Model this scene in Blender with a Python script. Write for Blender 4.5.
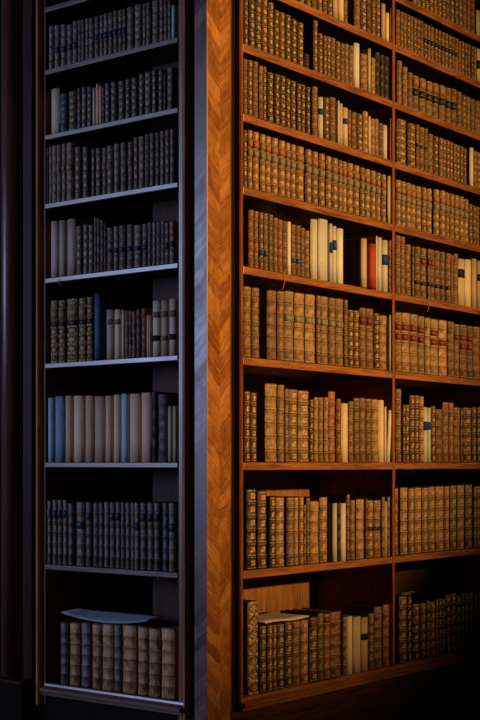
import bpy, math, random, bisect
random.seed(7)
C = bpy.context.scene.collection
for o in list(bpy.data.objects): bpy.data.objects.remove(o)
scene = bpy.context.scene

# ------------------------------------------------------------------ camera, light, exposure
F, HZ, D, EYE = 1386.0, 463.0, 4.57, 1.5       # focal length (px), horizon row, distance to the corner (m), eye height
XC = (207 - 240) / F * D
UX, UY = 1100 / math.hypot(1100, F), F / math.hypot(1100, F)      # right bookcase face direction seen from the camera
VX, VY = -UY, UX                                                    # left bookcase face direction
cam_d = bpy.data.cameras.new('camera'); cam = bpy.data.objects.new('camera', cam_d); C.objects.link(cam)
cam.location = (-(XC * UX + D * UY), -(XC * VX + D * VY), EYE)
cam.rotation_euler = (math.pi / 2, 0, -math.atan2(UY, VY))
cam_d.sensor_width = 36; cam_d.lens = F / 720 * 36; cam_d.shift_y = (HZ - 360) / 720
cam_d.clip_start = 0.05
scene.camera = cam
w = bpy.data.worlds.new('world'); scene.world = w; w.use_nodes = True
w.node_tree.nodes['Background'].inputs[0].default_value = (0.35, 0.45, 0.8, 1)
w.node_tree.nodes['Background'].inputs[1].default_value = 0.004

def aim(o, target):
    from mathutils import Vector
    o.rotation_euler = (Vector(target) - o.location).to_track_quat('-Z', 'Y').to_euler()
# warm lamp far across the hall, square on to the right bookcase
sd = bpy.data.lights.new('warm_hall_lamp', 'SPOT'); so = bpy.data.objects.new('warm_hall_lamp', sd); C.objects.link(so)
so.location = (3.6, -18, 5.6); aim(so, (0.56, 0, 2.44))
sd.energy = 18000; sd.color = (1.0, 0.54, 0.175); sd.spot_size = math.radians(12.3); sd.spot_blend = 0.95; sd.shadow_soft_size = 0.2
# cold daylight from a tall window to the left
ad = bpy.data.lights.new('window_daylight', 'AREA'); ao = bpy.data.objects.new('window_daylight', ad); C.objects.link(ao)
ao.location = (-5.2, 4.6, 2.75); aim(ao, (0, 0.4, 2.0))
ad.shape = 'RECTANGLE'; ad.size = 1.3; ad.size_y = 2.2; ad.energy = 70; ad.color = (0.46, 0.57, 1.0); ad.spread = math.radians(120)
vs = scene.view_settings
vs.view_transform = 'Standard'; vs.look = 'None'; vs.gamma = 1; vs.use_curve_mapping = False; vs.exposure = 0.0

# ------------------------------------------------------------------ measuring: photo column/row -> metres on a bookcase face
def s_of(px, side, off=0.0):
    n = (VX, VY) if side == 'R' else (UX, UY); t = (UX, UY) if side == 'R' else (VX, VY)
    cx, cy = XC + n[0] * off, D + n[1] * off; k = (px - 240) / F
    return (k * cy - cx) / (t[0] - k * t[1])
def z_of(px, py, side, off=0.0):
    s = s_of(px, side, off)
    n = (VX, VY) if side == 'R' else (UX, UY); t = (UX, UY) if side == 'R' else (VX, VY)
    return EYE - (py - HZ) / F * (D + n[1] * off + t[1] * s)
def px_of(s, side, off, z):
    n = (VX, VY) if side == 'R' else (UX, UY); t = (UX, UY) if side == 'R' else (VX, VY)
    x, y = XC + n[0] * off + t[0] * s, D + n[1] * off + t[1] * s
    return 240 + F * x / y, HZ - F * (z - EYE) / y
def W(side, s, off, z):
    return (s, off, z) if side == 'R' else (off, s, z)

# ------------------------------------------------------------------ materials
class N:
    def __init__(self, name):
        self.m = bpy.data.materials.new(name); self.m.use_nodes = True
        self.t = self.m.node_tree; self.b = self.t.nodes['Principled BSDF']
    def new(self, typ, **kw):
        n = self.t.nodes.new(typ)
        for k, v in kw.items(): setattr(n, k, v)
        return n
    def put(self, sock, v):
        if isinstance(v, bpy.types.NodeSocket): self.t.links.new(v, sock)
        else: sock.default_value = v
    def math(self, op, a, b=0.0, c=0.0, clamp=False):
        n = self.new('ShaderNodeMath', operation=op, use_clamp=clamp)
        for i, v in enumerate((a, b, c)): self.put(n.inputs[i], v)
        return n.outputs[0]
    def step(self, x, lo, hi):                   # smooth ramp 0..1
        n = self.new('ShaderNodeMapRange', interpolation_type='SMOOTHSTEP')
        self.put(n.inputs[0], x); n.inputs[1].default_value = lo; n.inputs[2].default_value = hi
        return n.outputs[0]
    def noise(self, vec, scale, detail=3.0, rough=0.55, dist=0.0):
        n = self.new('ShaderNodeTexNoise'); self.put(n.inputs['Vector'], vec)
        n.inputs['Scale'].default_value = scale; n.inputs['Detail'].default_value = detail
        n.inputs['Roughness'].default_value = rough; n.inputs['Distortion'].default_value = dist
        return n.outputs['Fac']
    def mapping(self, vec, scale=(1, 1, 1), rot=(0, 0, 0)):
        n = self.new('ShaderNodeMapping'); self.put(n.inputs[0], vec)
        n.inputs['Scale'].default_value = scale; n.inputs['Rotation'].default_value = rot
        return n.outputs[0]
    def obj(self): return self.new('ShaderNodeTexCoord').outputs['Object']
    def uv(self):
        s = self.new('ShaderNodeSeparateXYZ'); self.put(s.inputs[0], self.new('ShaderNodeUVMap').outputs[0]); return s.outputs[0], s.outputs[1]
    def mix(self, f, a, b, typ='MIX'):
        n = self.new('ShaderNodeMix', data_type='RGBA', blend_type=typ)
        self.put(n.inputs[0], f)
        self.put(n.inputs[6], a if isinstance(a, bpy.types.NodeSocket) else (*a, 1))
        self.put(n.inputs[7], b if isinstance(b, bpy.types.NodeSocket) else (*b, 1))
        return n.outputs[2]
    def col(self):
        return self.new('ShaderNodeVertexColor', layer_name='Col').outputs[0]
    def scale_col(self, c, f):
        n = self.new('ShaderNodeVectorMath', operation='SCALE'); self.put(n.inputs[0], c); self.put(n.inputs[3], f); return n.outputs[0]
    def bump(self, h, st, dist=0.002):
        n = self.new('ShaderNodeBump'); self.put(n.inputs['Height'], h); n.inputs['Strength'].default_value = st; n.inputs['Distance'].default_value = dist
        self.put(self.b.inputs['Normal'], n.outputs[0])
    def out(self, color, rough=0.5, metal=0.0, spec=0.5):
        self.put(self.b.inputs['Base Color'], color if isinstance(color, bpy.types.NodeSocket) else (*color, 1))
        self.put(self.b.inputs['Roughness'], rough); self.put(self.b.inputs['Metallic'], metal)
        self.b.inputs['Specular IOR Level'].default_value = spec
        return self.m

def wood(name, dark, light, axis, rough=0.38, spec=0.6):
    n = N(name); o = n.obj()
    sc = [14, 14, 14]; sc[axis] = 1.0
    g = n.noise(n.mapping(o, tuple(sc)), 6.0, 5, 0.6, 0.8)
    big = n.noise(o, 3.0, 2)
    f = n.step(n.math('ADD', n.math('MULTIPLY', g, 0.75), n.math('MULTIPLY', big, 0.35)), 0.35, 0.75)
    n.bump(g, 0.12)
    return n.out(n.mix(f, dark, light), n.math('ADD', n.math('MULTIPLY', g, 0.2), rough - 0.1), 0.0, spec)

def chevron(name, dark, light, cx, slope, ax):
    n = N(name); o = n.obj(); s = n.new('ShaderNodeSeparateXYZ'); n.put(s.inputs[0], o)
    x, z = s.outputs[ax], s.outputs[2]
    d = n.math('ABSOLUTE', n.math('SUBTRACT', x, cx))
    wob = n.math('MULTIPLY', n.noise(o, 9.0, 3), 0.05)
    t = n.math('ADD', n.math('SUBTRACT', z, n.math('MULTIPLY', d, slope)), wob)
    k = n.math('FLOOR', n.math('DIVIDE', t, 0.047))
    side = n.math('MULTIPLY', n.math('GREATER_THAN', x, cx), 7.3)
    wn = n.new('ShaderNodeTexWhiteNoise', noise_dimensions='1D'); n.put(wn.inputs['W'], n.math('ADD', k, side))
    cmb = n.new('ShaderNodeCombineXYZ'); n.put(cmb.inputs[0], n.math('MULTIPLY', t, 60)); n.put(cmb.inputs[1], n.math('MULTIPLY', d, 6)); n.put(cmb.inputs[2], k)
    g = n.noise(cmb.outputs[0], 1.5, 4, 0.65, 1.2)
    fig = n.noise(n.mapping(o, (9, 9, 4)), 2.2, 4, 0.7, 1.5)
    f = n.math('ADD', n.math('MULTIPLY', wn.outputs[0], 0.20), n.math('ADD', n.math('MULTIPLY', g, 0.55), n.math('MULTIPLY', fig, 0.45)))
    f = n.step(f, 0.38, 0.92)
    knot = n.step(n.noise(n.mapping(o, (14, 14, 10)), 1.6, 2, 0.5, 2.0), 0.70, 0.80)
    c = n.mix(n.math('MULTIPLY', knot, 0.7), n.mix(f, dark, light), (0.05, 0.018, 0.006))
    return n.out(c, n.math('ADD', n.math('MULTIPLY', f, 0.2), 0.29), 0, 0.6)

def leather(name, kind):
    """spine leather: colour from the book, worn gilt tooling laid out per compartment (uv: u across, v counts compartments)"""
    n = N(name); o = n.obj(); u, v = n.uv()
    mott = n.noise(o, 45, 4, 0.65); wear = n.noise(o, 120, 3, 0.6); blot = n.noise(o, 13, 2)
    base = n.scale_col(n.col(), n.math('ADD', n.math('MULTIPLY', n.step(mott, 0.25, 0.75), 1.2), n.math('MULTIPLY', blot, 0.8)))
    p = n.math('MULTIPLY', n.math('SUBTRACT', u, 0.5), 2.0)
    q = n.math('SUBTRACT', n.math('MULTIPLY', n.math('FRACT', v), 2.0), 1.0)
    ap, aq = n.math('ABSOLUTE', p), n.math('ABSOLUTE', q)
    line = n.math('MULTIPLY', n.step(aq, 0.70, 0.76), n.math('SUBTRACT', 1.0, n.step(aq, 0.86, 0.92)))
    edge = n.math('MULTIPLY', line, n.math('SUBTRACT', 1.0, n.step(ap, 0.82, 0.95)))
    if kind == 'gilt':
        r = n.math('SQRT', n.math('ADD', n.math('MULTIPLY', p, p), n.math('MULTIPLY', n.math('MULTIPLY', q, q), 1.25)))
        ang = n.math('ARCTAN2', p, q)
        r2 = n.math('ADD', r, n.math('MULTIPLY', n.math('COSINE', n.math('MULTIPLY', ang, 4)), 0.09))
        rose = n.math('SUBTRACT', 1.0, n.step(r2, 0.44, 0.56))
        heart = n.math('MULTIPLY', n.math('SUBTRACT', 1.0, n.step(r, 0.12, 0.2)), 0.7)
        mask = n.math('MAXIMUM', n.math('SUBTRACT', rose, heart), n.math('MULTIPLY', edge, 0.7)); amt = 0.95
    elif kind == 'lozenge':
        dm = n.math('ADD', n.math('MULTIPLY', ap, 0.9), aq)
        loz = n.math('MULTIPLY', n.step(dm, 0.38, 0.44), n.math('SUBTRACT', 1.0, n.step(dm, 0.58, 0.66)))
        core = n.math('SUBTRACT', 1.0, n.step(dm, 0.2, 0.3))
        corner = n.math('MULTIPLY', n.step(dm, 1.05, 1.15), n.math('SUBTRACT', 1.0, n.step(ap, 0.8, 0.92)))
        mask = n.math('MAXIMUM', n.math('MAXIMUM', loz, core), n.math('MAXIMUM', edge, corner)); amt = 1.0
    elif kind == 'lines':
        dm = n.math('ADD', n.math('MULTIPLY', ap, 1.1), aq)
        core = n.math('MULTIPLY', n.math('SUBTRACT', 1.0, n.step(dm, 0.35, 0.6)), 0.5)
        mask = n.math('MAXIMUM', edge, core); amt = 0.55
    elif kind == 'scuffed':
        pale = n.step(n.noise(n.mapping(o, (1, 1, 0.6)), 26, 4, 0.7, 0.6), 0.42, 0.56)
        base = n.mix(n.math('MULTIPLY', pale, 0.75), n.scale_col(base, 0.7), n.scale_col(n.mix(0.5, n.col(), (0.95, 0.58, 0.28)), 1.0))
        mask = n.math('MULTIPLY', edge, 0.15); amt = 0.3
    else:
        mask = n.math('MULTIPLY', edge, 0.15); amt = 0.3
    mask = n.math('MULTIPLY', mask, n.math('MULTIPLY', n.step(wear, 0.36, 0.56), amt))
    gold = n.mix(wear, (0.40, 0.21, 0.06), (0.90, 0.60, 0.20))
    band_shade = n.math('MULTIPLY', n.step(aq, 0.86, 0.95), 0.8)  # shade beside the raised bands, painted into the leather as dark lines
    base = n.mix(band_shade, base, n.scale_col(base, 0.25))
    n.bump(mott, 0.25)
    return n.out(n.mix(mask, base, gold), n.math('ADD', 0.40, n.math('MULTIPLY', wear, 0.4)), n.math('MULTIPLY', mask, 0.12), 0.62)

def plain(name, rough, stain, spec=0.35, scale=18):
    n = N(name); o = n.obj()
    a = n.noise(o, scale, 4, 0.65); b = n.noise(n.mapping(o, (1, 1, 0.25)), 50, 3)
    f = n.math('ADD', n.math('MULTIPLY', a, stain), n.math('MULTIPLY', b, stain * 0.6))
    c = n.scale_col(n.col(), n.math('SUBTRACT', 1.0 + stain * 0.75, f))
    n.bump(a, 0.15)
    return n.out(c, rough, 0, spec)

def pages_mat():
    n = N('aged_paper_edges'); o = n.obj()
    g = n.noise(n.mapping(o, (300, 300, 3)), 2.0, 2)
    return n.out(n.mix(g, (0.20, 0.14, 0.08), (0.46, 0.35, 0.22)), 0.9, 0, 0.1)

def label_mat():
    n = N('title_label_leather'); o = n.obj(); u, v = n.uv()
    lines = n.step(n.math('SINE', n.math('MULTIPLY', v, 22.0)), 0.45, 0.8)
    brk = n.step(n.noise(o, 260, 2), 0.42, 0.55)
    ed = n.math('SUBTRACT', 1.0, n.step(n.math('ABSOLUTE', n.math('SUBTRACT', u, 0.5)), 0.3, 0.38))
    m = n.math('MULTIPLY', n.math('MULTIPLY', lines, brk), n.math('MULTIPLY', ed, 0.35))
    w_ = n.noise(o, 70, 3)
    return n.out(n.mix(m, n.scale_col(n.col(), n.math('ADD', 0.5, w_)), (0.6, 0.45, 0.2)), 0.5, 0, 0.3)

M = {
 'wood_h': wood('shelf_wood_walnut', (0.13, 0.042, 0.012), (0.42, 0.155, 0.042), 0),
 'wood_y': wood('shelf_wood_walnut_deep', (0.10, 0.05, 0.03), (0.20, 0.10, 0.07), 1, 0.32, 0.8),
 'wood_v': wood('upright_wood_walnut', (0.12, 0.032, 0.012), (0.34, 0.105, 0.035), 2, 0.42, 0.22),
 'wood_s': wood('polished_upright_walnut', (0.11, 0.036, 0.014), (0.32, 0.12, 0.045), 2, 0.34, 0.6),
 'wood_dark': wood('dark_polished_wood', (0.014, 0.006, 0.004), (0.06, 0.022, 0.012), 2, 0.45, 0.08),
 'wood_m': wood('moulding_walnut', (0.42, 0.14, 0.05), (0.85, 0.34, 0.13), 2, 0.5, 0.1),
 'wood_under': wood('shaded_shelf_board', (0.025, 0.010, 0.004), (0.08, 0.032, 0.013), 0, 0.5, 0.25),  # walnut boards darkened: the shade under the shelves is in the colour
 'back_mid': wood('back_board_walnut', (0.03, 0.014, 0.009), (0.10, 0.046, 0.028), 2, 0.6, 0.15),
 'wood_shaft': wood('polished_shaft_wood', (0.06, 0.02, 0.011), (0.19, 0.065, 0.035), 2, 0.42, 1.0),
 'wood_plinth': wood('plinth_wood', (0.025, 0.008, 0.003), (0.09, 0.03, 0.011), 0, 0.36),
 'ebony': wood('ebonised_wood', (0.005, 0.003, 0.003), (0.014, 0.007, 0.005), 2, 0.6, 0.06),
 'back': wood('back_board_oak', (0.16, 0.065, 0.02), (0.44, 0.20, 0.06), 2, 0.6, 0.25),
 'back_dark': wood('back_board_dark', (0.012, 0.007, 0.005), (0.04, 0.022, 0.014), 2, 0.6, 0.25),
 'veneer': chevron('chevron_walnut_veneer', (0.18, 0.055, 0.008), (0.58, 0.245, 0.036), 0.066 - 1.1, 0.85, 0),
 'veneer_dim_side': chevron('chevron_walnut_veneer_dim_side', (0.05, 0.02, 0.012), (0.30, 0.13, 0.075), 0.10 - 0.2, 0.85, 1),
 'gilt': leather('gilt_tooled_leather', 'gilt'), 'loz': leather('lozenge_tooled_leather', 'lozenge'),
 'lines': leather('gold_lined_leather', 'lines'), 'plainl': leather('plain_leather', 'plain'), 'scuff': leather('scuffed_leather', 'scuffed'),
 'vellum': plain('vellum', 0.55, 0.5), 'cloth': plain('covered_board', 0.6, 0.7, 0.3, 30),
 'board': plain('leather_cover_boards', 0.6, 0.7, 0.3, 30),
 'pages': pages_mat(), 'label': label_mat(), 'sticker': plain('paper_sticker', 0.7, 0.25),
 'paper': plain('loose_paper', 0.8, 0.25, 0.2),
 'plaster': wood('dark_wall_panelling', (0.02, 0.01, 0.006), (0.07, 0.03, 0.016), 2, 0.5, 0.2),
 'floor': wood('parquet_floor', (0.06, 0.03, 0.015), (0.16, 0.08, 0.04), 0, 0.4),
}

# ------------------------------------------------------------------ mesh helpers
class G:
    """gathers faces with a material key, uv and colour per vertex, then links them as one mesh object"""
    def __init__(s): s.v = []; s.f = []; s.uv = []; s.c = []; s.mk = []; s.sm = []
    def vert(s, p, uv=(0, 0), c=(1, 1, 1)): s.v.append(p); s.uv.append(uv); s.c.append(c); return len(s.v) - 1
    def face(s, idx, mk, smooth=False): s.f.append(tuple(idx)); s.mk.append(mk); s.sm.append(smooth)
    def prism(s, poly, axis, a, b, mk, c=(1, 1, 1), place=None):
        """poly: 2-D outline; axis 'z': (s,off) swept in z; axis 's': (off,z) swept in s"""
        P = (lambda p, t: (p[0], p[1], t)) if axis == 'z' else (lambda p, t: (t, p[0], p[1]))
        n = len(poly)
        A = [s.vert(place(*P(p, a)), (0, 0), c) for p in poly]; B = [s.vert(place(*P(p, b)), (0, 0), c) for p in poly]
        for i in range(n): s.face((A[i], A[(i + 1) % n], B[(i + 1) % n], B[i]), mk)
        s.face(A[::-1], mk); s.face(B, mk)
    def box(s, s0, s1, o0, o1, z0, z1, mk, c=(1, 1, 1), place=None):
        s.prism([(s0, o0), (s1, o0), (s1, o1), (s0, o1)], 'z', z0, z1, mk, c, place)
    def merge(s, g, off):
        k = len(s.v); s.v += [(p[0] + off[0], p[1] + off[1], p[2] + off[2]) for p in g.v]
        s.uv += g.uv; s.c += g.c; s.mk += g.mk; s.sm += g.sm; s.f += [tuple(i + k for i in f) for f in g.f]
    def build(s, name, parent=None, loc=(0, 0, 0), bevel=0.0):
        me = bpy.data.meshes.new(name); me.from_pydata(s.v, [], s.f)
        keys = sorted(set(s.mk))
        for k in keys: me.materials.append(M[k])
        me.polygons.foreach_set('material_index', [keys.index(k) for k in s.mk])
        me.polygons.foreach_set('use_smooth', s.sm)
        a = me.color_attributes.new('Col', 'FLOAT_COLOR', 'POINT')
        a.data.foreach_set('color', [x for c in s.c for x in (*c, 1)])
        uvl = me.uv_layers.new(name='UVMap'); li = [0] * len(me.loops); me.loops.foreach_get('vertex_index', li)
        uvl.data.foreach_set('uv', [x for i in li for x in s.uv[i]])
        import bmesh
        bm = bmesh.new(); bm.from_mesh(me); bmesh.ops.recalc_face_normals(bm, faces=bm.faces)
        bm.to_mesh(me); bm.free(); me.update()
        o = bpy.data.objects.new(name, me); C.objects.link(o); o.location = loc
        if parent: o.parent = parent
        if bevel:
            b = o.modifiers.new('bevel', 'BEVEL'); b.width = bevel; b.segments = 2; b.limit_method = 'ANGLE'
        return o
def thing(name, loc, label, cat, group=None):
    o = bpy.data.objects.new(name, None); C.objects.link(o); o.location = loc; o.empty_display_size = 0.05
    o['label'] = label; o['category'] = cat
    if group: o['group'] = group
    return o
def tag(o, label, cat, group=None):
    o['label'] = label; o['category'] = cat
    if group: o['group'] = group
    return o
PR = lambda s, o, z: W('R', s, o, z)
PL = lambda s, o, z: W('L', s, o, z)

# ------------------------------------------------------------------ the room and the two bookcases
SHELF = {-1: 3.357, 0: 3.158, 1: 2.930, 2: 2.693, 3: 2.443, 4: 2.172, 5: 1.862, 6: 1.502, 7: 1.131, 8: 0.700}
TOP = 3.72
LB0, LB1 = 0.127, 0.768          # left bookcase opening
RA0, RA1, RB0, RB1 = 0.197, 1.146, 1.164, 2.11   # near and far bay of the right bookcase
DEP = 0.39
g = G(); g.box(-9, 5, -9, 6, -0.05, 0, 'floor', place=PR); fl = g.build('floor'); fl['kind'] = 'structure'
g = G(); g.box(0.41, 5, 0.41, 0.6, 0, 5, 'plaster', place=PR); fl = g.build('wall_right'); fl['kind'] = 'structure'
g = G(); g.box(0.41, 0.6, 0.61, 6, 0, 5, 'plaster', place=PR); fl = g.build('wall_left'); fl['kind'] = 'structure'

rb = thing('bookcase', (1.1, 0.2, 0), 'orange-lit wooden bookcase right of the corner with chevron-veneered corner post and two bays', 'bookcase')
lb = thing('bookcase', (0.2, 0.45, 0), 'blue-lit narrow wooden bookcase left of the corner post', 'bookcase')
def part(root, name, fill, bevel=0.0):
    g = G(); L = root.location; fill(g)
    g.v = [(p[0] - L[0], p[1] - L[1], p[2] - L[2]) for p in g.v]
    return g.build(name, root, (0, 0, 0), bevel)
# corner post: veneer in front (right face), its left cheek a copy with that side's dimmer light in its colour
part(rb, 'corner_post', lambda g: g.box(0, 0.121, 0, 0.05, 0.52, TOP, 'veneer', place=PR), 0.002)
part(rb, 'corner_post_dim_cheek', lambda g: g.box(-0.0015, 0.0, 0.0008, 0.052, 0.52, TOP, 'veneer_dim_side', place=PR))
def groove(g):
    g.box(0.121, 0.18, 0.02, 0.05, 0.52, TOP, 'ebony', place=PR)
part(rb, 'groove_strip', groove)
def bead(s0, s1, o0, bulge, n=7):
    pts = [(s0 + (s1 - s0) * i / n, o0 - bulge * math.sin(math.pi * i / n)) for i in range(n + 1)]
    return pts + [(s1, o0 + 0.03), (s0, o0 + 0.03)]
part(rb, 'moulding', lambda g: g.prism(bead(0.122, 0.136, 0.008, 0.006), 'z', 0.66, TOP, 'wood_v', place=PR))
def inner(g):
    g.prism(bead(0.176, 0.187, 0.004, 0.006), 'z', 0.66, TOP, 'wood_v', place=PR)
    g.box(0.187, 0.197, 0.004, 0.034, 0.66, TOP, 'wood_v', place=PR)
part(rb, 'moulding', inner)
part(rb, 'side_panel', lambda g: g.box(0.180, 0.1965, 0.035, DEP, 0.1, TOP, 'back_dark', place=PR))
for a, b in ((RA0, RA1), (RB0, RB1)):
    part(rb, 'back_panel', lambda g: g.box(a, b, DEP - 0.02, DEP, 0.66, TOP, 'back', place=PR))
part(rb, 'divider', lambda g: g.box(RA1, RB0, 0.001, DEP, 0.66, TOP, 'wood_v', place=PR), 0.002)
part(rb, 'divider', lambda g: g.box(RB1, RB1 + 0.02, 0.001, DEP, 0.66, TOP, 'wood_v', place=PR), 0.002)
for r, z in SHELF.items():
    if r == 8: continue
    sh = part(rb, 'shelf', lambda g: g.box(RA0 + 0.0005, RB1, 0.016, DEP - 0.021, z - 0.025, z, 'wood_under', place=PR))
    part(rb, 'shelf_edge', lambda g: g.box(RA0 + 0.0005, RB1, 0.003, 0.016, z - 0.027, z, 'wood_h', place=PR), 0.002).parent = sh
part(rb, 'shelf', lambda g: g.box(0.19, RB1 + 0.02, 0.012, DEP - 0.021, 0.66, 0.70, 'wood_h', place=PR))
def rail(place, s0, s1, mk):
    def f(g):
        prof = [(0.012, 0.699), (0.002, 0.697), (0.0, 0.690), (-0.003, 0.686), (-0.020, 0.682), (-0.023, 0.677), (-0.022, 0.671), (-0.012, 0.667), (-0.010, 0.657), (0.012, 0.657)]
        g.prism(prof, 's', s0, s1, mk, place=place)
    return f
part(rb, 'bottom_rail', rail(PR, 0.178, RB1 + 0.02, 'wood_h'))
def plinth(g):
    g.prism([(0, 0.006), (RB1 + 0.02, 0.006), (RB1 + 0.02, DEP), (0.19, DEP), (0.19, 0.051), (0, 0.051)], 'z', 0.0, 0.656, 'wood_plinth', place=PR)
part(rb, 'plinth', plinth)
part(rb, 'top_board', lambda g: g.box(0, RB1 + 0.02, -0.03, DEP, TOP, TOP + 0.05, 'wood_v', place=PR), 0.006)

# left bookcase
part(lb, 'groove_strip', lambda g: g.box(0.052, 0.09, 0.016, 0.05, 0.52, TOP, 'ebony', place=PL))
def lm(g):
    g.prism(bead(0.086, 0.104, 0.002, 0.009), 'z', 0.62, TOP, 'wood_m', place=PL)
part(lb, 'moulding', lm)
part(lb, 'side_panel', lambda g: g.box(0.108, 0.127, 0.003, 0.178, 0.62, TOP, 'wood_s', place=PL), 0.002)
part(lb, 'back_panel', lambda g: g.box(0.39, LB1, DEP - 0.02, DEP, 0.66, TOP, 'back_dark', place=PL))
part(lb, 'back_panel', lambda g: g.box(0.128, 0.392, 0.168, 0.179, 0.66, TOP, 'back_mid', place=PL))
part(lb, 'side_panel', lambda g: g.box(LB1, LB1 + 0.01, 0.003, DEP, 0.62, TOP, 'wood_v', place=PL), 0.002)
for r, z in SHELF.items():
    if r < 0: continue
    t = 0.018
    f0 = 0.012
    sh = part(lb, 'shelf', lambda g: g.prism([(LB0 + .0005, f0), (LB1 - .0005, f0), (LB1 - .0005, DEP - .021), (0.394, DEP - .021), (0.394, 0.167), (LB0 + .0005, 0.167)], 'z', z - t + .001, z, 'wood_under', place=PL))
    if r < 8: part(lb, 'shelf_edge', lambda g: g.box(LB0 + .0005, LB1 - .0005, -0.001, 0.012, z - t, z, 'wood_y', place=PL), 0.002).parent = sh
part(lb, 'bottom_rail', rail(PL, 0.10, LB1 + 0.004, 'wood_y'))
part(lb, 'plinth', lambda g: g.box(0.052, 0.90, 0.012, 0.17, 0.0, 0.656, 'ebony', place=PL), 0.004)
def outer(g):
    g.prism(bead(LB1 + 0.011, LB1 + 0.040, -0.002, 0.016), 'z', 0.62, TOP, 'wood_m', place=PL)
    g.prism(bead(LB1 + 0.043, LB1 + 0.056, 0.008, 0.005), 'z', 0.62, TOP, 'wood_dark', place=PL)
part(lb, 'moulding', outer)
part(lb, 'top_board', lambda g: g.box(0.052, 0.90, -0.03, 0.17, TOP, TOP + 0.05, 'wood_dark', place=PL))
# polished wooden pilaster at the left edge
pl = thing('pilaster', (0.05, 0.97, 0), 'dark polished wooden pilaster with half-round shaft at left edge of the photo', 'pilaster')
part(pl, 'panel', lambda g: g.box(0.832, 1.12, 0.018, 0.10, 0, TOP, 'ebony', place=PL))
def flat(g):
    g.prism(bead(0.886, 0.893, 0.0, 0.005), 'z', 0.70, TOP, 'wood_dark', place=PL)
    g.box(0.838, 0.885, 0.0, 0.05, 0.70, TOP, 'wood_dark', place=PL)
part(pl, 'flat_strip', flat, 0.002)
def shaft(g):
    n = 24; pts = [(0.900 + 0.106 * i / n, 0.018 - 0.05 * max(0, math.sin(math.pi * i / n)) ** 0.8) for i in range(n + 1)]
    g.prism(pts + [(1.006, 0.04), (0.900, 0.04)], 'z', 0.70, TOP, 'wood_shaft', place=PL)
so_ = part(pl, 'shaft', shaft)
for p in so_.data.polygons: p.use_smooth = len(p.vertices) == 4
def base(g):
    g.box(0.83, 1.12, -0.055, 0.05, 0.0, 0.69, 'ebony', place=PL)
    g.box(0.825, 1.12, -0.065, 0.05, 0.69, 0.705, 'wood_dark', place=PL)
part(pl, 'base', base, 0.004)

# ------------------------------------------------------------------ books
ST = {  # material, base colour, compartments, words, boards colour
 'g': ('gilt', (0.09, 0.042, 0.017), 6, 'brown gilt-tooled book'),
 'd': ('gilt', (0.032, 0.018, 0.010), 6, 'dark gilt-tooled book'),
 'h': ('gilt', (0.22, 0.125, 0.058), 6, 'tan gilt-tooled book'),
 'D': ('loz', (0.10, 0.055, 0.028), 7, 'lozenge-tooled dark book'),
 'b': ('lines', (0.165, 0.088, 0.042), 6, 'brown banded book'),
 't': ('lines', (0.28, 0.165, 0.08), 6, 'tan banded book'),
 'r': ('lines', (0.22, 0.08, 0.035), 6, 'reddish-brown book'),
 'n': ('plainl', (0.18, 0.09, 0.045), 6, 'plain brown book'),
 's': ('scuff', (0.58, 0.25, 0.065), 6, 'scuffed tan banded book'),
 'a': ('plainl', (0.40, 0.22, 0.09), 6, 'plain tan book'),
 'k': ('plainl', (0.03, 0.02, 0.014), 5, 'blackish book'),
 'c': ('vellum', (0.64, 0.50, 0.33), 0, 'cream vellum book'),
 'e': ('vellum', (0.50, 0.40, 0.27), 0, 'pale-spined book with dark red boards'),
 'w': ('vellum', (0.60, 0.60, 0.56), 0, 'off-white book'),
 'm': ('vellum', (0.86, 0.52, 0.33), 0, 'smooth pinkish-tan book'),
 'p': ('cloth', (0.46, 0.60, 0.62), 0, 'pale blue-grey book'),
 'B': ('cloth', (0.05, 0.085, 0.15), 0, 'blue book'),
 'q': ('cloth', (0.22, 0.34, 0.42), 0, 'slate-blue book'),
 'N': ('plainl', (0.03, 0.04, 0.07), 6, 'dark navy book'),
 'o': ('cloth', (0.60, 0.075, 0.015), 0, 'bright red book'),
}
LC = {'u': ((0.02, 0.04, 0.085), 'blue'), 'U': ((0.015, 0.045, 0.22), 'blue'), 'y': ((0.22, 0.19, 0.13), 'grey'), 'R': ((0.15, 0.022, 0.012), 'red'),
      'K': ((0.008, 0.007, 0.007), 'black'), 'P': ((0.30, 0.16, 0.10), 'brown'), 'o': ((0.30, 0.14, 0.055), 'russet')}

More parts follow.
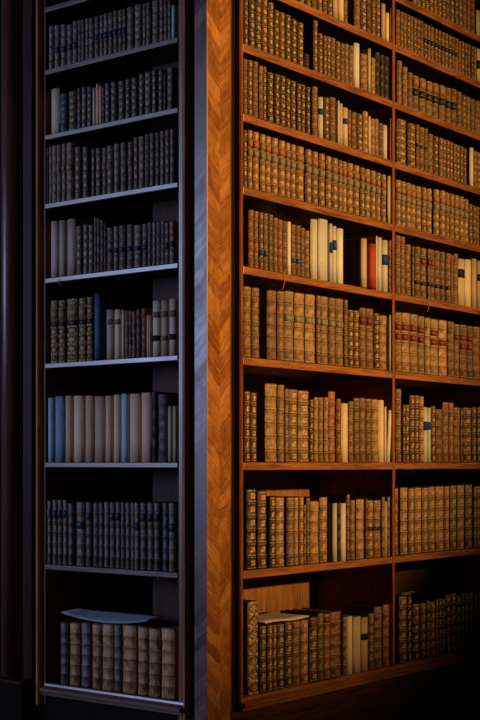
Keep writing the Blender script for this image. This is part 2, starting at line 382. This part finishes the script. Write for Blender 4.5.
def book_parts(side, wd, h, dp, st, labels, rnd):
    """returns dict of part -> G, local coords: s centred, off 0 at the spine front, z from 0"""
    mat, col, nb, _ = ST[st]
    if side == 'L' and st in 'gdbtnhN': col = tuple(c * 0.7 + a for c, a in zip(col, (0.075, 0.075, 0.085)))   # leather colour shifted towards grey on this bookcase
    k = rnd.uniform(0.68, 1.28); col = tuple(min(0.9, c * k * rnd.uniform(0.95, 1.05)) for c in col)
    pl_ = lambda s, o, z: W(side, s, o, z)
    bul = min(0.012, wd * 0.34); NU = 8
    if nb and h > 0.36: nb = 7
    def prof(i, out=0.0):
        t = -1 + 2 * i / NU
        return t * (wd / 2 + min(out, 0.0006) * abs(t)), bul * (1 - math.sqrt(max(0, 1 - 0.96 * t * t))) - out
    sp = G()
    lev = []                                                        # (z, raise, v)
    if nb:
        bh = min(0.0045, h * 0.014)
        lev.append((0, 0, 0.0)); lev.append((0.003, 0.0015, 0.02))
        for b in range(1, nb):
            zc = h * b / nb
            lev += [(zc - bh, 0, b - bh * nb / h), (zc - bh * .45, 0.0028, b - .45 * bh * nb / h), (zc + bh * .45, 0.0028, b + .45 * bh * nb / h), (zc + bh, 0, b + bh * nb / h)]
        lev += [(h - 0.003, 0.0015, nb - 0.02), (h, 0.0, nb)]
    else:
        lev = [(0, 0, 0), (h * .3, 0, .3), (h * .7, 0, .7), (h, 0, 1)]
    rows = []
    for z, out, v in lev:
        rows.append([sp.vert(pl_(*prof(i, out), z), (i / NU, v), col) for i in range(NU + 1)])
    for a, b in zip(rows, rows[1:]):
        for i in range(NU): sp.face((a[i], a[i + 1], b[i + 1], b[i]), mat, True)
    back = max(bul + 0.004, 0.008)
    for rr in (rows[0], rows[-1]):                                   # head and tail caps give the spine its thickness
        z = lev[0][0] if rr is rows[0] else lev[-1][0]
        e = [sp.vert(pl_(wd / 2 * 0.96, back, z), (0, 0), col), sp.vert(pl_(-wd / 2 * 0.96, back, z), (0, 0), col)]
        sp.face(rr + e, mat)
        if rr is rows[0]: e0 = e
    sp.face((e0[0], e0[1], e[1], e[0]), mat)
    sp.face((rows[0][0], rows[-1][0], e[1], e0[1]), mat); sp.face((rows[0][-1], rows[-1][-1], e[0], e0[0]), mat)
    bd = min(0.0032, wd * 0.14); cv = G(); bc = tuple(c * 0.85 for c in col)
    bm_ = 'board' if nb or st == 'e' else mat
    if st == 'e': bc = (0.05, 0.014, 0.008)
    for a in (-1, 1):
        s0, s1 = sorted((a * wd / 2, a * (wd / 2 - bd)))
        cv.box(s0, s1, back, dp, 0, h, bm_, bc, pl_)
    pg = G(); pg.box(-wd / 2 + bd, wd / 2 - bd, back, dp - 0.004, 0.003, h - 0.005, 'pages', (1, 1, 1), pl_)
    lbs = []
    for (lc, f0, f1) in labels:
        lg = G(); c = LC[lc][0]; rr = []
        for j, f in enumerate((f0, (f0 + f1) / 2, f1)):
            rr.append([lg.vert(pl_(prof(i)[0] * 0.97, prof(i)[1] - 0.0032, h * (1 - f)), (i / NU, j / 2), c) for i in range(NU + 1)])
        for a, b in zip(rr, rr[1:]):
            for i in range(NU): lg.face((a[i], a[i + 1], b[i + 1], b[i]), 'label' if nb else 'sticker', True)
        inn = []
        for r_ in (rr[0], rr[-1]):
            zz = h * (1 - (f0 if r_ is rr[0] else f1))
            inn.append([lg.vert(pl_(prof(i)[0] * 0.97, prof(i)[1] + 0.0004, zz), (i / NU, 0), c) for i in range(NU + 1)])
            for i in range(NU): lg.face((r_[i], r_[i + 1], inn[-1][i + 1], inn[-1][i]), 'label' if nb else 'sticker')
        for i in (0, NU): lg.face((rr[0][i], rr[1][i], rr[2][i], inn[1][i], inn[0][i]), 'label' if nb else 'sticker')
        lbs.append((lg, nb, lc))
    return sp, cv, pg, lbs

ORD = ['', 'first', 'second', 'third', 'fourth', 'fifth', 'sixth', 'seventh', 'eighth', 'ninth', 'tenth', 'eleventh', 'twelfth', 'thirteenth', 'fourteenth', 'fifteenth', 'sixteenth']
UP = {8: 'bottom shelf', 7: 'second shelf up', 6: 'third shelf up', 5: 'fourth shelf up', 4: 'fifth shelf up', 3: 'sixth shelf up', 2: 'seventh shelf up', 1: 'eighth shelf up', 0: 'ninth shelf up', -1: 'tenth shelf up'}
WHERE = {'L': 'left bookcase', 'A': 'right bookcase near bay', 'B': 'right bookcase far bay'}
BOOKS = []
def row(bay, r, x0, y0, sc, items):
    """items: (left, right, top, style, *labels) in measured units of the enlarged photo; labels (colour, from, to)"""
    side = 'L' if bay == 'L' else 'R'; zs = SHELF[r] + 0.0006; rnd = random.Random(r * 31 + ord(bay))
    lo = []
    for it in items:
        a, b, t, st = it[:4]; rest = list(it[4:])
        opt = {}
        if rest and isinstance(rest[-1], dict): opt = rest.pop()
        off = 0.010 + rnd.uniform(-0.003, 0.003) - opt.get('out', 0)
        xa, xb = x0 + a / sc, x0 + b / sc
        bg = 0.75 * min(0.011, 0.30 * abs(xb - xa) * 0.006); sa, sb = s_of(xa, side, off + bg), s_of(xb, side, off + bg)
        s0, s1 = min(sa, sb), max(sa, sb)
        h = z_of((xa + xb) / 2, y0 + t / sc, side, off) - zs if t is not None else rnd.uniform(0.20, 0.215)
        h = min(h, SHELF.get(r - 1, 3.64) - 0.036 - zs)
        lo.append(dict(s0=s0, s1=s1, h=h, off=off, st=st, labels=rest, opt=opt, xa=xa, xb=xb))
    # keep neighbours apart (a hair of air between boards) and inside the bay
    lim = {'L': (LB0 + .001, LB1 - .001), 'A': (RA0 + .001, RA1 - .001), 'B': (RB0 + .001, RB1 - .001)}[bay]
    q = sorted(lo, key=lambda d: d['s0'])
    for i, d in enumerate(q):
        d['s0'] = max(d['s0'], lim[0] if i == 0 else q[i - 1]['s1'] + 0.0006); d['s1'] = min(max(d['s1'], d['s0'] + 0.006), lim[1])
    n = len(lo)
    for i, d in enumerate(lo):
        wd = (d['s1'] - d['s0']) * 0.91; s = (d['s0'] + d['s1']) / 2; h = d['h']
        if side == 'L': dp = 0.14 if d['s0'] < 0.40 else rnd.uniform(0.145, 0.18)
        else: dp = rnd.uniform(0.145, 0.19) if h < 0.33 else rnd.uniform(0.19, 0.25)
        if side == 'R' and d['s0'] > 1.0 and bay == 'A': dp = min(dp, 0.2)
        x1, yt = px_of(s, side, d['off'], zs + h); _, yb = px_of(s, side, d['off'], zs)
        area = max(0, min(d['xb'], 480) - max(d['xa'], 0)) * max(0, min(yb, 720) - max(yt, 0))
        o1 = i + 1; left = o1 <= n / 2 + 0.5
        nth = o1 if left else n - i
        word = ST[d['st']][3]
        if side == 'L': word = word.replace('plain brown', 'plain grey-brown').replace('brown gilt', 'grey-brown gilt').replace('brown banded', 'grey-brown banded')
        lw = ''
        if d['labels']:
            lw = ' with ' + LC[d['labels'][0][0]][1] + (' label' if len(d['labels']) == 1 else ' labels')
        if bay == 'B' and not left: pos = 'at right edge of view' if nth == 1 else ORD[nth] + ' from right edge'
        else: pos = ('leftmost' if left else 'rightmost') if nth == 1 else ORD[nth] + ' from ' + ('left' if left else 'right')
        size = 'slim ' if wd < 0.018 and h > 0.15 else ''
        label = size + word + lw + ', ' + pos + ', ' + UP[r] + ', ' + WHERE[bay]
        if len(label.split()) > 16: label = label[len(size):]
        if len(label.split()) > 16: label = label.replace('right bookcase ', '')
        BOOKS.append(dict(side=side, s=s, off=d['off'], z=zs, wd=wd, h=h, dp=dp, st=d['st'], labels=d['labels'], opt=d['opt'], area=area, label=label,
                          group='old books on the ' + UP[r] + ' of the ' + WHERE[bay], seed=rnd.random()))

u1, u2 = ('u', .50, .62), ('u', .44, .58)
row('L', 1, 40, 0, 3.2, [(30,44,82,'b'),(48,64,78,'b',('u',.52,.64)),(68,86,76,'b',('u',.52,.64)),(88,105,76,'b',('u',.50,.62)),(106,121,66,'t',('u',.50,.62)),(122,133,62,'n'),(134,145,60,'n'),(146,157,57,'b'),(158,174,55,'b'),(176,191,50,'b',u2),(192,204,46,'b',u2),(205,218,42,'b',u2),(220,234,38,'b',u2),(236,250,32,'b',u2),(252,265,30,'b',u2),(266,279,27,'b',u2),(280,301,20,'t'),(303,329,12,'g'),(330,340,10,'b'),(341,356,5,'b'),(360,383,-2,'b'),(384,397,-4,'n'),(398,409,-8,'b'),(410,421,-10,'b'),(422,434,15,'p')])
row('L', 2, 40, 60, 3.2, [(35,67,90,'c'),(68,88,105,'N'),(92,119,97,'d'),(121,133,88,'d'),(135,149,85,'g'),(152,168,82,'d'),(169,178,88,'c'),(180,188,75,'m'),(190,197,82,'m'),(199,207,84,'n'),(210,224,72,'d'),(228,248,68,'d'),(252,273,64,'d'),(275,291,60,'d'),(294,314,55,'d'),(318,335,42,'d'),(336,359,35,'g'),(360,375,30,'d'),(380,396,30,'d'),(398,407,45,'n'),(408,430,20,'d')])
u3 = ('P', .36, .48)
row('L', 3, 40, 130, 3.2, [(15,28,57,'t'),(30,40,52,'t'),(41,53,48,'t'),(55,69,45,'t',u3),(71,84,42,'t',u3),(86,108,38,'t',u3),(113,133,52,'g'),(138,157,52,'g'),(166,178,58,'g'),(180,197,55,'g'),(201,215,55,'b',u3),(216,235,48,'g',u3),(238,256,42,'t'),(259,279,38,'b'),(283,298,36,'t',u3),(301,316,22,'g'),(318,335,18,'t'),(337,351,12,'b'),(353,368,8,'t'),(370,384,6,'b'),(386,399,2,'t'),(402,415,-2,'g'),(417,431,-5,'t')])
row('L', 4, 40, 210, 3.2, [(35,60,35,'c'),(62,85,32,'c'),(86,117,28,'c'),(118,136,50,'h'),(140,155,45,'h'),(157,172,45,'h'),(174,182,20,'n'),(183,191,25,'n'),(194,204,30,'n'),(206,213,42,'r'),(216,235,55,'b',('u',.5,.58)),(237,252,50,'b',('u',.5,.6)),(254,276,48,'b',('u',.5,.6)),(280,300,45,'b',('u',.5,.6)),(302,325,46,'t',('u',.5,.6)),(329,345,42,'b',('u',.5,.6)),(346,359,38,'b'),(361,372,38,'b'),(374,387,36,'b'),(388,400,35,'b'),(401,414,38,'h',('u',.5,.62)),(416,431,34,'h',('u',.48,.6))])
row('L', 5, 40, 290, 3.2, [(35,60,33,'D',('P',.14,.30),('K',.34,.42)),(61,84,32,'D',('P',.14,.30),('K',.34,.42)),(86,123,27,'D',('P',.14,.30),('K',.34,.42)),(125,151,25,'D',('P',.14,.30),('K',.34,.42)),(152,172,22,'D',('K',.34,.42)),(174,197,10,'B'),(213,237,62,'c',('P',.2,.3)),(240,261,62,'c',('P',.2,.3)),(262,271,65,'m'),(273,285,65,'b'),(286,294,65,'t'),(295,309,66,'r'),(310,325,62,'n'),(326,341,57,'r'),(342,349,80,'m'),(350,357,85,'c'),(360,387,34,'c',('P',.2,.3),('K',.62,.72)),(388,412,32,'c',('P',.2,.3),('P',.64,.72)),(414,438,28,'c',('P',.2,.32),('K',.62,.72))])
row('L', 6, 40, 390, 3.2, [(22,45,25,'p'),(48,78,20,'q'),(82,105,18,'m'),(107,140,18,'m'),(145,173,18,'m'),(174,208,20,'m'),(210,234,18,'m'),(236,261,15,'m'),(262,283,12,'p'),(286,322,12,'m'),(324,359,8,'m'),(360,376,5,'k'),(378,409,12,'n'),(411,424,52,'c'),(426,438,52,'c')])
u7 = ('u', .16, .28)
row('L', 7, 40, 495, 3.2, [(20,37,17,'t',('P',.14,.27)),(42,56,15,'b',u7),(58,72,15,'b',u7),(75,88,15,'b',u7),(92,107,25,'n'),(117,144,22,'b',('u',.3,.42)),(148,167,22,'b',u7),(172,188,24,'n'),(190,205,24,'n'),(207,222,22,'b'),(225,242,22,'b',u7),(244,258,22,'b',u7),(260,272,22,'b'),(275,289,24,'n'),(292,303,24,'b'),(305,321,24,'t',('u',.3,.42)),(322,343,24,'b',('u',.16,.28)),(346,365,24,'b',('u',.16,.28)),(366,386,24,'b',u7),(394,411,24,'N'),(413,435,25,'b',('u',.3,.42))])
row('L', 8, 40, 610, 3.2, [(66,91,40,'n'),(95,128,42,'s'),(133,162,42,'n'),(167,197,45,'s'),(199,236,46,'s'),(238,262,48,'n'),(264,309,50,'s'),(313,346,55,'s'),(347,385,60,'s'),(388,433,60,'s')])

# right bookcase, near bay
row('A', 0, 240, 0, 3, [(150,172,None,'b'),(175,192,None,'g'),(195,212,None,'g'),(215,229,None,'b'),(230,246,None,'g'),(248,260,None,'b'),(262,276,None,'g'),(278,293,None,'c'),(295,311,None,'c'),(312,322,None,'b'),(342,360,None,'b'),(362,378,None,'g'),(380,393,None,'n'),(395,406,None,'g'),(407,420,None,'g'),(425,436,10,'c'),(438,447,38,'c'),(448,462,25,'t')])
row('A', 1, 240, 0, 3, [(10,23,None,'d'),(25,43,None,'d'),(44,62,None,'d'),(63,81,None,'g'),(83,99,5,'g'),(100,116,28,'d'),(117,133,35,'g'),(134,151,42,'d'),(152,169,55,'d'),(171,189,65,'g'),(191,207,160,'k'),(219,232,60,'g'),(234,247,98,'g'),(248,259,105,'g'),(260,271,108,'g'),(272,285,112,'b'),(286,299,122,'g'),(300,313,128,'b'),(314,325,130,'b'),(326,339,135,'b'),(341,358,128,'w'),(362,381,160,'t'),(382,392,145,'c'),(394,405,172,'t'),(406,419,155,'k'),(420,431,162,'k'),(432,449,168,'k'),(452,461,182,'r')])
row('A', 2, 240, 50, 3, [(10,21,25,'b'),(22,36,28,'g'),(37,53,32,'b'),(55,67,45,'n'),(68,78,48,'g'),(80,99,65,'d'),(101,117,70,'d'),(118,135,75,'d'),(136,150,85,'d'),(151,166,90,'d'),(167,181,98,'d'),(182,195,102,'d'),(196,209,108,'d'),(216,232,108,'b'),(235,249,140,'w',('U',.28,.42)),(250,266,140,'g'),(268,286,140,'b'),(287,297,150,'c'),(298,308,160,'w'),(309,323,172,'c',('U',.28,.42)),(324,333,178,'n'),(334,348,185,'n'),(350,366,190,'g'),(368,383,182,'h'),(384,392,198,'c'),(393,404,205,'t'),(405,415,205,'t'),(416,429,218,'b'),(430,441,225,'w'),(447,461,205,'r')])
lab3 = [('o', .16, .28), ('y', .32, .44)]
row('A', 3, 240, 120, 3, [(9,20,28,'g')]+[(a,b,30+(a-20)*(168-30)/(436-20)-2,'h',*lab3) for a,b in ((22,36),(38,55),(57,74),(75,91),(93,113),(115,134),(136,149),(150,166),(168,191),(195,213),(214,233),(234,253),(257,273),(274,293),(294,306),(307,319),(320,338),(340,357),(360,373),(375,389),(390,406),(408,421),(424,437))]+[(441,457,168,'c'),(458,463,180,'b')])
row('A', 4, 240, 200, 3, [(24,40,28,'r'),(42,54,32,'b'),(55,68,35,'g',('u',.66,.76)),(70,83,38,'b',('u',.66,.76)),(85,98,42,'b'),(99,112,52,'b'),(113,127,58,'r'),(128,140,62,'b'),(142,152,65,'w'),(153,166,72,'b',('u',.66,.76)),(167,181,75,'b',('u',.66,.76)),(182,193,82,'b'),(194,207,90,'b'),(211,232,57,'w'),(234,264,57,'w'),(265,276,70,'w',('U',.32,.5)),(277,289,78,'w',('U',.25,.42)),(290,309,85,'w'),(364,380,115,'e',{'out':.012}),(382,407,130,'o',{'out':.03}),(408,412,108,'w'),(413,425,112,'w'),(427,443,120,'w',('U',.28,.48)),(445,459,120,'r')])
y5 = ('y', .36, .44)
row('A', 5, 240, 280, 3, [(9,32,18,'b'),(34,57,22,'b'),(80,109,30,'n'),(111,131,32,'b'),(132,161,32,'t',('y',.34,.43)),(162,193,38,'t',('y',.34,.43)),(194,225,42,'t',('y',.34,.43)),(227,239,45,'b',('y',.34,.43)),(240,263,48,'t',('y',.34,.43)),(264,285,52,'b',('y',.34,.43)),(286,309,55,'t',('y',.34,.43)),(310,322,58,'b'),(323,339,88,'g'),(340,356,90,'g'),(358,377,82,'b',('R',.14,.28)),(378,399,85,'b',('R',.14,.28)),(400,417,98,'d'),(418,439,105,'a'),(447,456,105,'w')])
row('A', 6, 240, 375, 3, [(12,28,48,'g'),(30,48,52,'g'),(74,111,25,'t'),(112,131,28,'t'),(132,145,40,'b'),(146,171,42,'h'),(172,207,46,'h'),(208,219,72,'d'),(220,233,66,'t'),(234,249,66,'b'),(250,263,66,'t'),(264,284,48,'r'),(288,302,70,'r'),(303,323,85,'c'),(325,339,78,'b'),(340,357,68,'b'),(358,375,68,'n'),(376,393,70,'b'),(394,413,72,'t'),(414,431,75,'c'),(430,438,95,'c'),(440,449,105,'w',{'lean':4.5})])
row('A', 7, 240, 475, 3, [(19,49,42,'d'),(52,79,47,'g'),(88,104,65,'g'),(106,132,66,'h'),(140,161,66,'b'),(162,174,66,'t'),(175,189,65,'h'),(190,197,88,'n'),(198,209,68,'b'),(210,236,78,'t'),(238,261,66,'h'),(278,291,85,'w'),(293,301,82,'k'),(302,317,85,'w'),(318,328,58,'r'),(330,344,75,'t'),(348,371,72,'t'),(372,379,70,'r'),(380,398,75,'h',('K',.46,.52)),(400,421,75,'t',('K',.46,.52)),(422,433,65,'t'),(434,441,80,'c'),(442,449,65,'b'),(459,464,40,'r')])
row('A', 8, 240, 595, 3, [(21,55,20,'D'),(58,77,92,'g'),(78,95,90,'g'),(96,109,88,'g'),(110,131,86,'g'),(134,155,80,'g'),(156,179,78,'b',('o',.03,.12)),(180,204,75,'h'),(207,231,67,'g',('R',.03,.15)),(232,249,55,'b'),(250,269,56,'r',('R',.05,.14)),(270,303,50,'r'),(305,319,65,'b'),(320,337,65,'c'),(339,362,66,'c'),(363,383,68,'c',('K',.30,.42)),(384,401,55,'b'),(402,426,35,'b'),(428,447,28,'r')])
# right bookcase, far bay
row('B', -1, 385, 0, 5.0526, [(a, a+19, None, st) for a, st in zip(range(140, 455, 21), 'gbgggbggbgggbrn')]+[(463,479,50,'w')])
row('B', 0, 385, 0, 5.0526, [(a, b, 52+(a-60)*0.475-(4 if a<300 else 0), st) for a, b, st in ((57,75,'r'),(77,92,'g'),(94,110,'b'),(112,126,'g'),(128,143,'b'),(145,160,'g'),(162,177,'g'),(179,194,'b'))]
    + [(a, b, 52+(a-60)*0.475, st, ('K', .42, .54)) for a, b, st in ((196,212,'g'),(214,229,'b'),(231,247,'b'),(249,265,'g'),(267,282,'g'),(284,299,'b'),(301,318,'g'),(320,336,'g'),(338,353,'b'),(355,370,'b'))]
    + [(372,383,205,'r'),(385,400,208,'g'),(402,416,216,'g'),(418,432,222,'b'),(434,447,230,'g'),(449,461,236,'g'),(465,481,245,'c',('K',.35,.6))])
K1 = ('K', .38, .58)
row('B', 1, 385, 50, 5.0526, [(61,84,50,'b'),(90,113,82,'b'),(115,138,110,'b'),(140,168,127,'b',('o',.06,.3),K1),(172,204,140,'b',('o',.06,.3),K1),(208,237,155,'b',('o',.06,.3),K1),(240,268,165,'b',('o',.06,.3),K1),(272,303,175,'b',('o',.06,.3),K1),(308,332,188,'b',K1),(335,362,195,'b',K1),(366,386,210,'b'),(388,408,225,'g'),(410,431,235,'b'),(434,453,245,'b'),(456,481,255,'b')])
row('B', 2, 385, 110, 5.0526, [(58,108,45,'g'),(112,154,65,'g'),(158,173,72,'b',('u',.42,.5)),(176,197,85,'b',('u',.42,.5)),(200,216,92,'b',('u',.42,.5)),(218,241,118,'b'),(243,269,130,'d'),(272,291,138,'g'),(292,307,145,'g'),(310,326,150,'g'),(328,343,160,'g'),(345,361,168,'g'),(362,377,176,'g'),(380,395,182,'g'),(397,411,190,'g'),(429,447,190,'w'),(450,463,205,'h'),(465,481,212,'h')])
row('B', 3, 385, 170, 5.0526, [(a, b, t, 'h', *lab3) for a, b, t in ((55,79,48),(80,103,55),(105,129,62),(130,153,72),(155,181,80),(183,207,85),(209,235,92),(246,273,95),(278,304,102),(306,325,112),(326,346,118),(348,373,125),(375,397,132),(398,421,145))]+[(424,441,170,'g'),(442,459,178,'g'),(460,477,185,'b')])
K4 = ('K', .66, .74)
row('B', 4, 385, 230, 5.0526, [(55,77,18,'b'),(79,100,28,'r'),(103,129,70,'b'),(130,143,80,'t'),(150,178,82,'b',K4),(180,207,90,'b',('R',.2,.34),K4),(208,227,93,'b',('R',.2,.34),K4),(228,248,98,'b',('R',.2,.34),K4),(250,277,103,'b',K4),(280,302,108,'b',K4),(304,332,115,'b',K4),(335,345,125,'r'),(346,367,118,'b'),(368,401,145,'c',('K',.22,.4)),(402,434,148,'c'),(440,463,145,'c'),(465,481,155,'c',('K',.28,.42))])
R5 = [('R', .2, .3), ('R', .36, .46)]
row('B', 5, 385, 305, 5.0526, [(51,83,35,'t',*R5),(84,125,38,'t',*R5),(126,165,45,'t',*R5),(166,197,55,'t',*R5),(198,227,62,'t'),(229,268,70,'t',*R5),(270,312,75,'a',R5[1]),(316,349,82,'b'),(350,375,95,'b',R5[0]),(376,413,98,'b',*R5),(415,443,105,'b',*R5),(445,479,108,'b')])
row('B', 6, 385, 385, 5.0526, [(55,81,18,'b'),(82,99,98,'g'),(101,121,98,'g'),(124,148,50,'g'),(149,170,50,'g'),(171,194,55,'h'),(195,213,112,'w',('U',.26,.42)),(214,231,115,'w',('U',.26,.40)),(232,254,105,'g'),(256,288,122,'n'),(290,319,85,'b'),(321,345,88,'r'),(346,377,112,'b'),(378,391,115,'g'),(394,436,112,'g'),(438,459,110,'g'),(462,481,110,'g')])
row('B', 7, 385, 475, 5.0526, [(47,65,65,'r'),(76,113,62,'h'),(119,146,65,'h'),(148,183,62,'h'),(187,215,62,'h'),(217,251,58,'h'),(254,297,56,'h'),(300,324,55,'h'),(328,359,52,'h'),(364,399,50,'h'),(404,439,48,'h'),(440,459,58,'h'),(461,481,55,'h')])
row('B', 8, 385, 575, 5.0526, [(69,110,106,'g'),(111,132,108,'d'),(138,172,145,'d'),(178,205,140,'g'),(206,223,130,'g'),(225,252,135,'g'),(255,269,120,'d'),(271,286,118,'d'),(288,303,120,'g'),(305,329,100,'d'),(332,356,92,'d'),(359,381,100,'d'),(384,399,95,'d'),(401,421,90,'d'),(425,443,85,'g'),(446,463,90,'d'),(466,481,80,'d')])

order = sorted(range(len(BOOKS)), key=lambda i: -BOOKS[i]['area'])
keep = set(order[:300])
rest = G()
for i, b in enumerate(BOOKS):
    rnd = random.Random(b['seed'])
    sp, cv, pg, lbs = book_parts(b['side'], b['wd'], b['h'], b['dp'], b['st'], b['labels'], rnd)
    loc = W(b['side'], b['s'], b['off'], b['z'])
    if i not in keep:
        ca, sa_ = math.cos(math.radians(b['opt'].get('lean', 0))), math.sin(math.radians(b['opt'].get('lean', 0)))
        for g_ in [sp, cv, pg] + [l[0] for l in lbs]:
            g_.v = [(p[0] * ca + p[2] * sa_, p[1], p[2] * ca - p[0] * sa_) for p in g_.v]
            rest.merge(g_, loc)
        continue
    root = thing('book', loc, b['label'], 'book', b['group'])
    if 'lean' in b['opt']: root.rotation_euler = (0, math.radians(b['opt']['lean']), 0)
    so_ = sp.build('spine', root); cv.build('cover', root); pg.build('page_block', root)
    for lg, nb, lc in lbs:
        lo_ = lg.build('title_label' if nb else 'shelf_label', so_); lo_['label'] = LC[lc][1] + ' label on the spine'
# unseen continuation of the far bay beyond the frame goes with the small books
rnd = random.Random(3)
for r, z in SHELF.items():
    s = s_of(486, 'R', .024)
    while s < RB1 - 0.05:
        wd = rnd.uniform(0.03, 0.05); st = rnd.choice('gbhb')
        sp, cv, pg, lbs = book_parts('R', wd, rnd.uniform(0.18, 0.19) if r < 5 else rnd.uniform(0.23, 0.27), 0.16, st, [], rnd)
        for g_ in (sp, cv, pg): rest.merge(g_, (s + wd / 2, 0.024, z + 0.0006))
        s += wd + 0.001
ro = rest.build('small_books'); ro['kind'] = 'stuff'
tag(ro, 'many narrower old books filling the rows between the larger ones on both bookcases', 'books')

# ------------------------------------------------------------------ papers and threads
def sheet(name, side, pts_front, o0, o1, zfun, thick, col, label, group=None):
    g = G(); s0, s1 = pts_front; NS, NO = 14, 5
    top = []; bot = []
    for j in range(NO + 1):
        for i in range(NS + 1):
            s = s0 + (s1 - s0) * i / NS; o = o0 + (o1 - o0) * j / NO; z = zfun(i / NS, j / NO)
            top.append(g.vert(W(side, s, o, z + thick), (i / NS, j / NO), col)); bot.append(g.vert(W(side, s, o, z), (0, 0), col))
    k = lambda i, j: j * (NS + 1) + i
    for j in range(NO):
        for i in range(NS):
            g.face((top[k(i, j)], top[k(i + 1, j)], top[k(i + 1, j + 1)], top[k(i, j + 1)]), 'paper', True)
            g.face((bot[k(i, j)], bot[k(i, j + 1)], bot[k(i + 1, j + 1)], bot[k(i + 1, j)]), 'paper', True)
    for i in range(NS):
        for j in (0, NO): g.face((top[k(i, j)], top[k(i + 1, j)], bot[k(i + 1, j)], bot[k(i, j)]), 'paper')
    for j in range(NO):
        for i in (0, NS): g.face((top[k(i, j)], top[k(i, j + 1)], bot[k(i, j + 1)], bot[k(i, j)]), 'paper')
    o = g.build(name); return tag(o, label, 'paper', group)
def tops(side, z0, s0, s1):
    return max([b['z'] + b['h'] for b in BOOKS if b['side'] == side and abs(b['z'] - z0) < .01 and b['s'] + b['wd'] / 2 > s0 and b['s'] - b['wd'] / 2 < s1])
# loose sheets on the folios of the left bottom shelf, hanging a little at the front
sA, sB = s_of(157, 'L', 0.06), s_of(63, 'L', 0.02)
zt = tops('L', 0.70, sA, sB) + 0.001
sheet('paper_sheets', 'L', (sA, sB), 0.012, 0.11, lambda a, b: zt + 0.020 * ((2 * a - 1) ** 2 * (1 - b) + 1.25 * b), 0.004, (0.36, 0.42, 0.48), 'bowed pale sheets lying across the tall books on the left bookcase bottom shelf')
sA, sB = s_of(259, 'R', 0.03), s_of(309, 'R', 0.03)
zt = tops('R', 0.70, sA + .02, sB - .03) + 0.001
sheet('paper_sheets', 'R', (sA + .035, sB), 0.03, 0.24, lambda a, b: zt + 0.002 * math.sin(a * 7), 0.004, (0.7, 0.64, 0.55), 'flat white sheets lying on books, right bookcase bottom shelf, near bay')

def thread(name, side, px, py0, py1, label, cat='ribbon', out=0.004, wdt=0.002):
    s = s_of(px, side); z0, z1 = z_of(px, py0, side), z_of(px, py1, side); g = G(); n = 8
    for i in range(n + 1):
        t = i / n; z = z0 + (z1 - z0) * t; ds = 0.006 * math.sin(t * 4.2)
        for a in (-1, 1):
            for d in (0, 0.001): g.vert(W(side, s + ds + a * wdt / 2, -out + 0.004 - d - 0.002 * math.sin(t * 3), z), (0, 0), (0.45, 0.36, 0.26))
    for i in range(n):
        q = i * 4; r = q + 4
        for a, b in ((0, 1), (1, 3), (3, 2), (2, 0)): g.face((q + a, q + b, r + b, r + a), 'paper')
    g.face((0, 1, 3, 2), 'paper'); g.face(tuple(n * 4 + i for i in (0, 2, 3, 1)), 'paper')
    o = g.build(name); tag(o, label, cat); return o
thread('bookmark_ribbon', 'R', 283.3, 263+9, 290, 'thin bookmark ribbon hanging over shelf edge below the plain brown books, near bay')
thread('bookmark_ribbon', 'R', 428, 298, 312, 'pale bookmark ribbon hanging below the red-labelled books in far bay')
thread('bookmark_ribbon', 'L', 158, 572, 579, 'tiny ribbon end at right end of the second shelf up, left bookcase', out=0.006)
thread('bookmark_ribbon', 'L', 60.5, 279, 286, 'tiny ribbon end hanging at left bookcase shelf edge below cream vellum books', out=0.006)
def slip(side, px, r, h, label):
    s = s_of(px, side, .06); b = [k for k in BOOKS if k['side'] == side and abs(k['z'] - SHELF[r]) < .01 and abs(k['s'] - s) < k['wd'] / 2 + .006]
    if not b: return
    b = b[0]; g = G(); zt = b['z'] + b['h'] - 0.005
    for dx in (0, .0012):
        for i in range(4): pass
    g.box(b['s'] - .0006, b['s'] + .0006, b['off'] + .02, b['off'] + .03, zt + 0.0002, zt + h, 'paper', (.7, .6, .45), lambda s_, o_, z_: W(side, s_, o_, z_))
    tag(g.build('paper_slip'), label, 'paper')
slip('R', 381.5, 7, 0.09, 'thin paper slip standing up from a tan book, second shelf up, near bay')
# grey folded cloth-covered board behind the far-bay bottom row
s0, s1 = s_of(407, 'R', .19), s_of(420, 'R', .19)
g = G(); g.box(s0, s1, .215, .225, SHELF[8] + .0006, z_of(413, 592, 'R', .2), 'cloth', (.33, .36, .36), PR)
tag(g.build('grey_board', bevel=.001), 'grey board standing behind the first books on right bookcase bottom shelf, far bay', 'board')
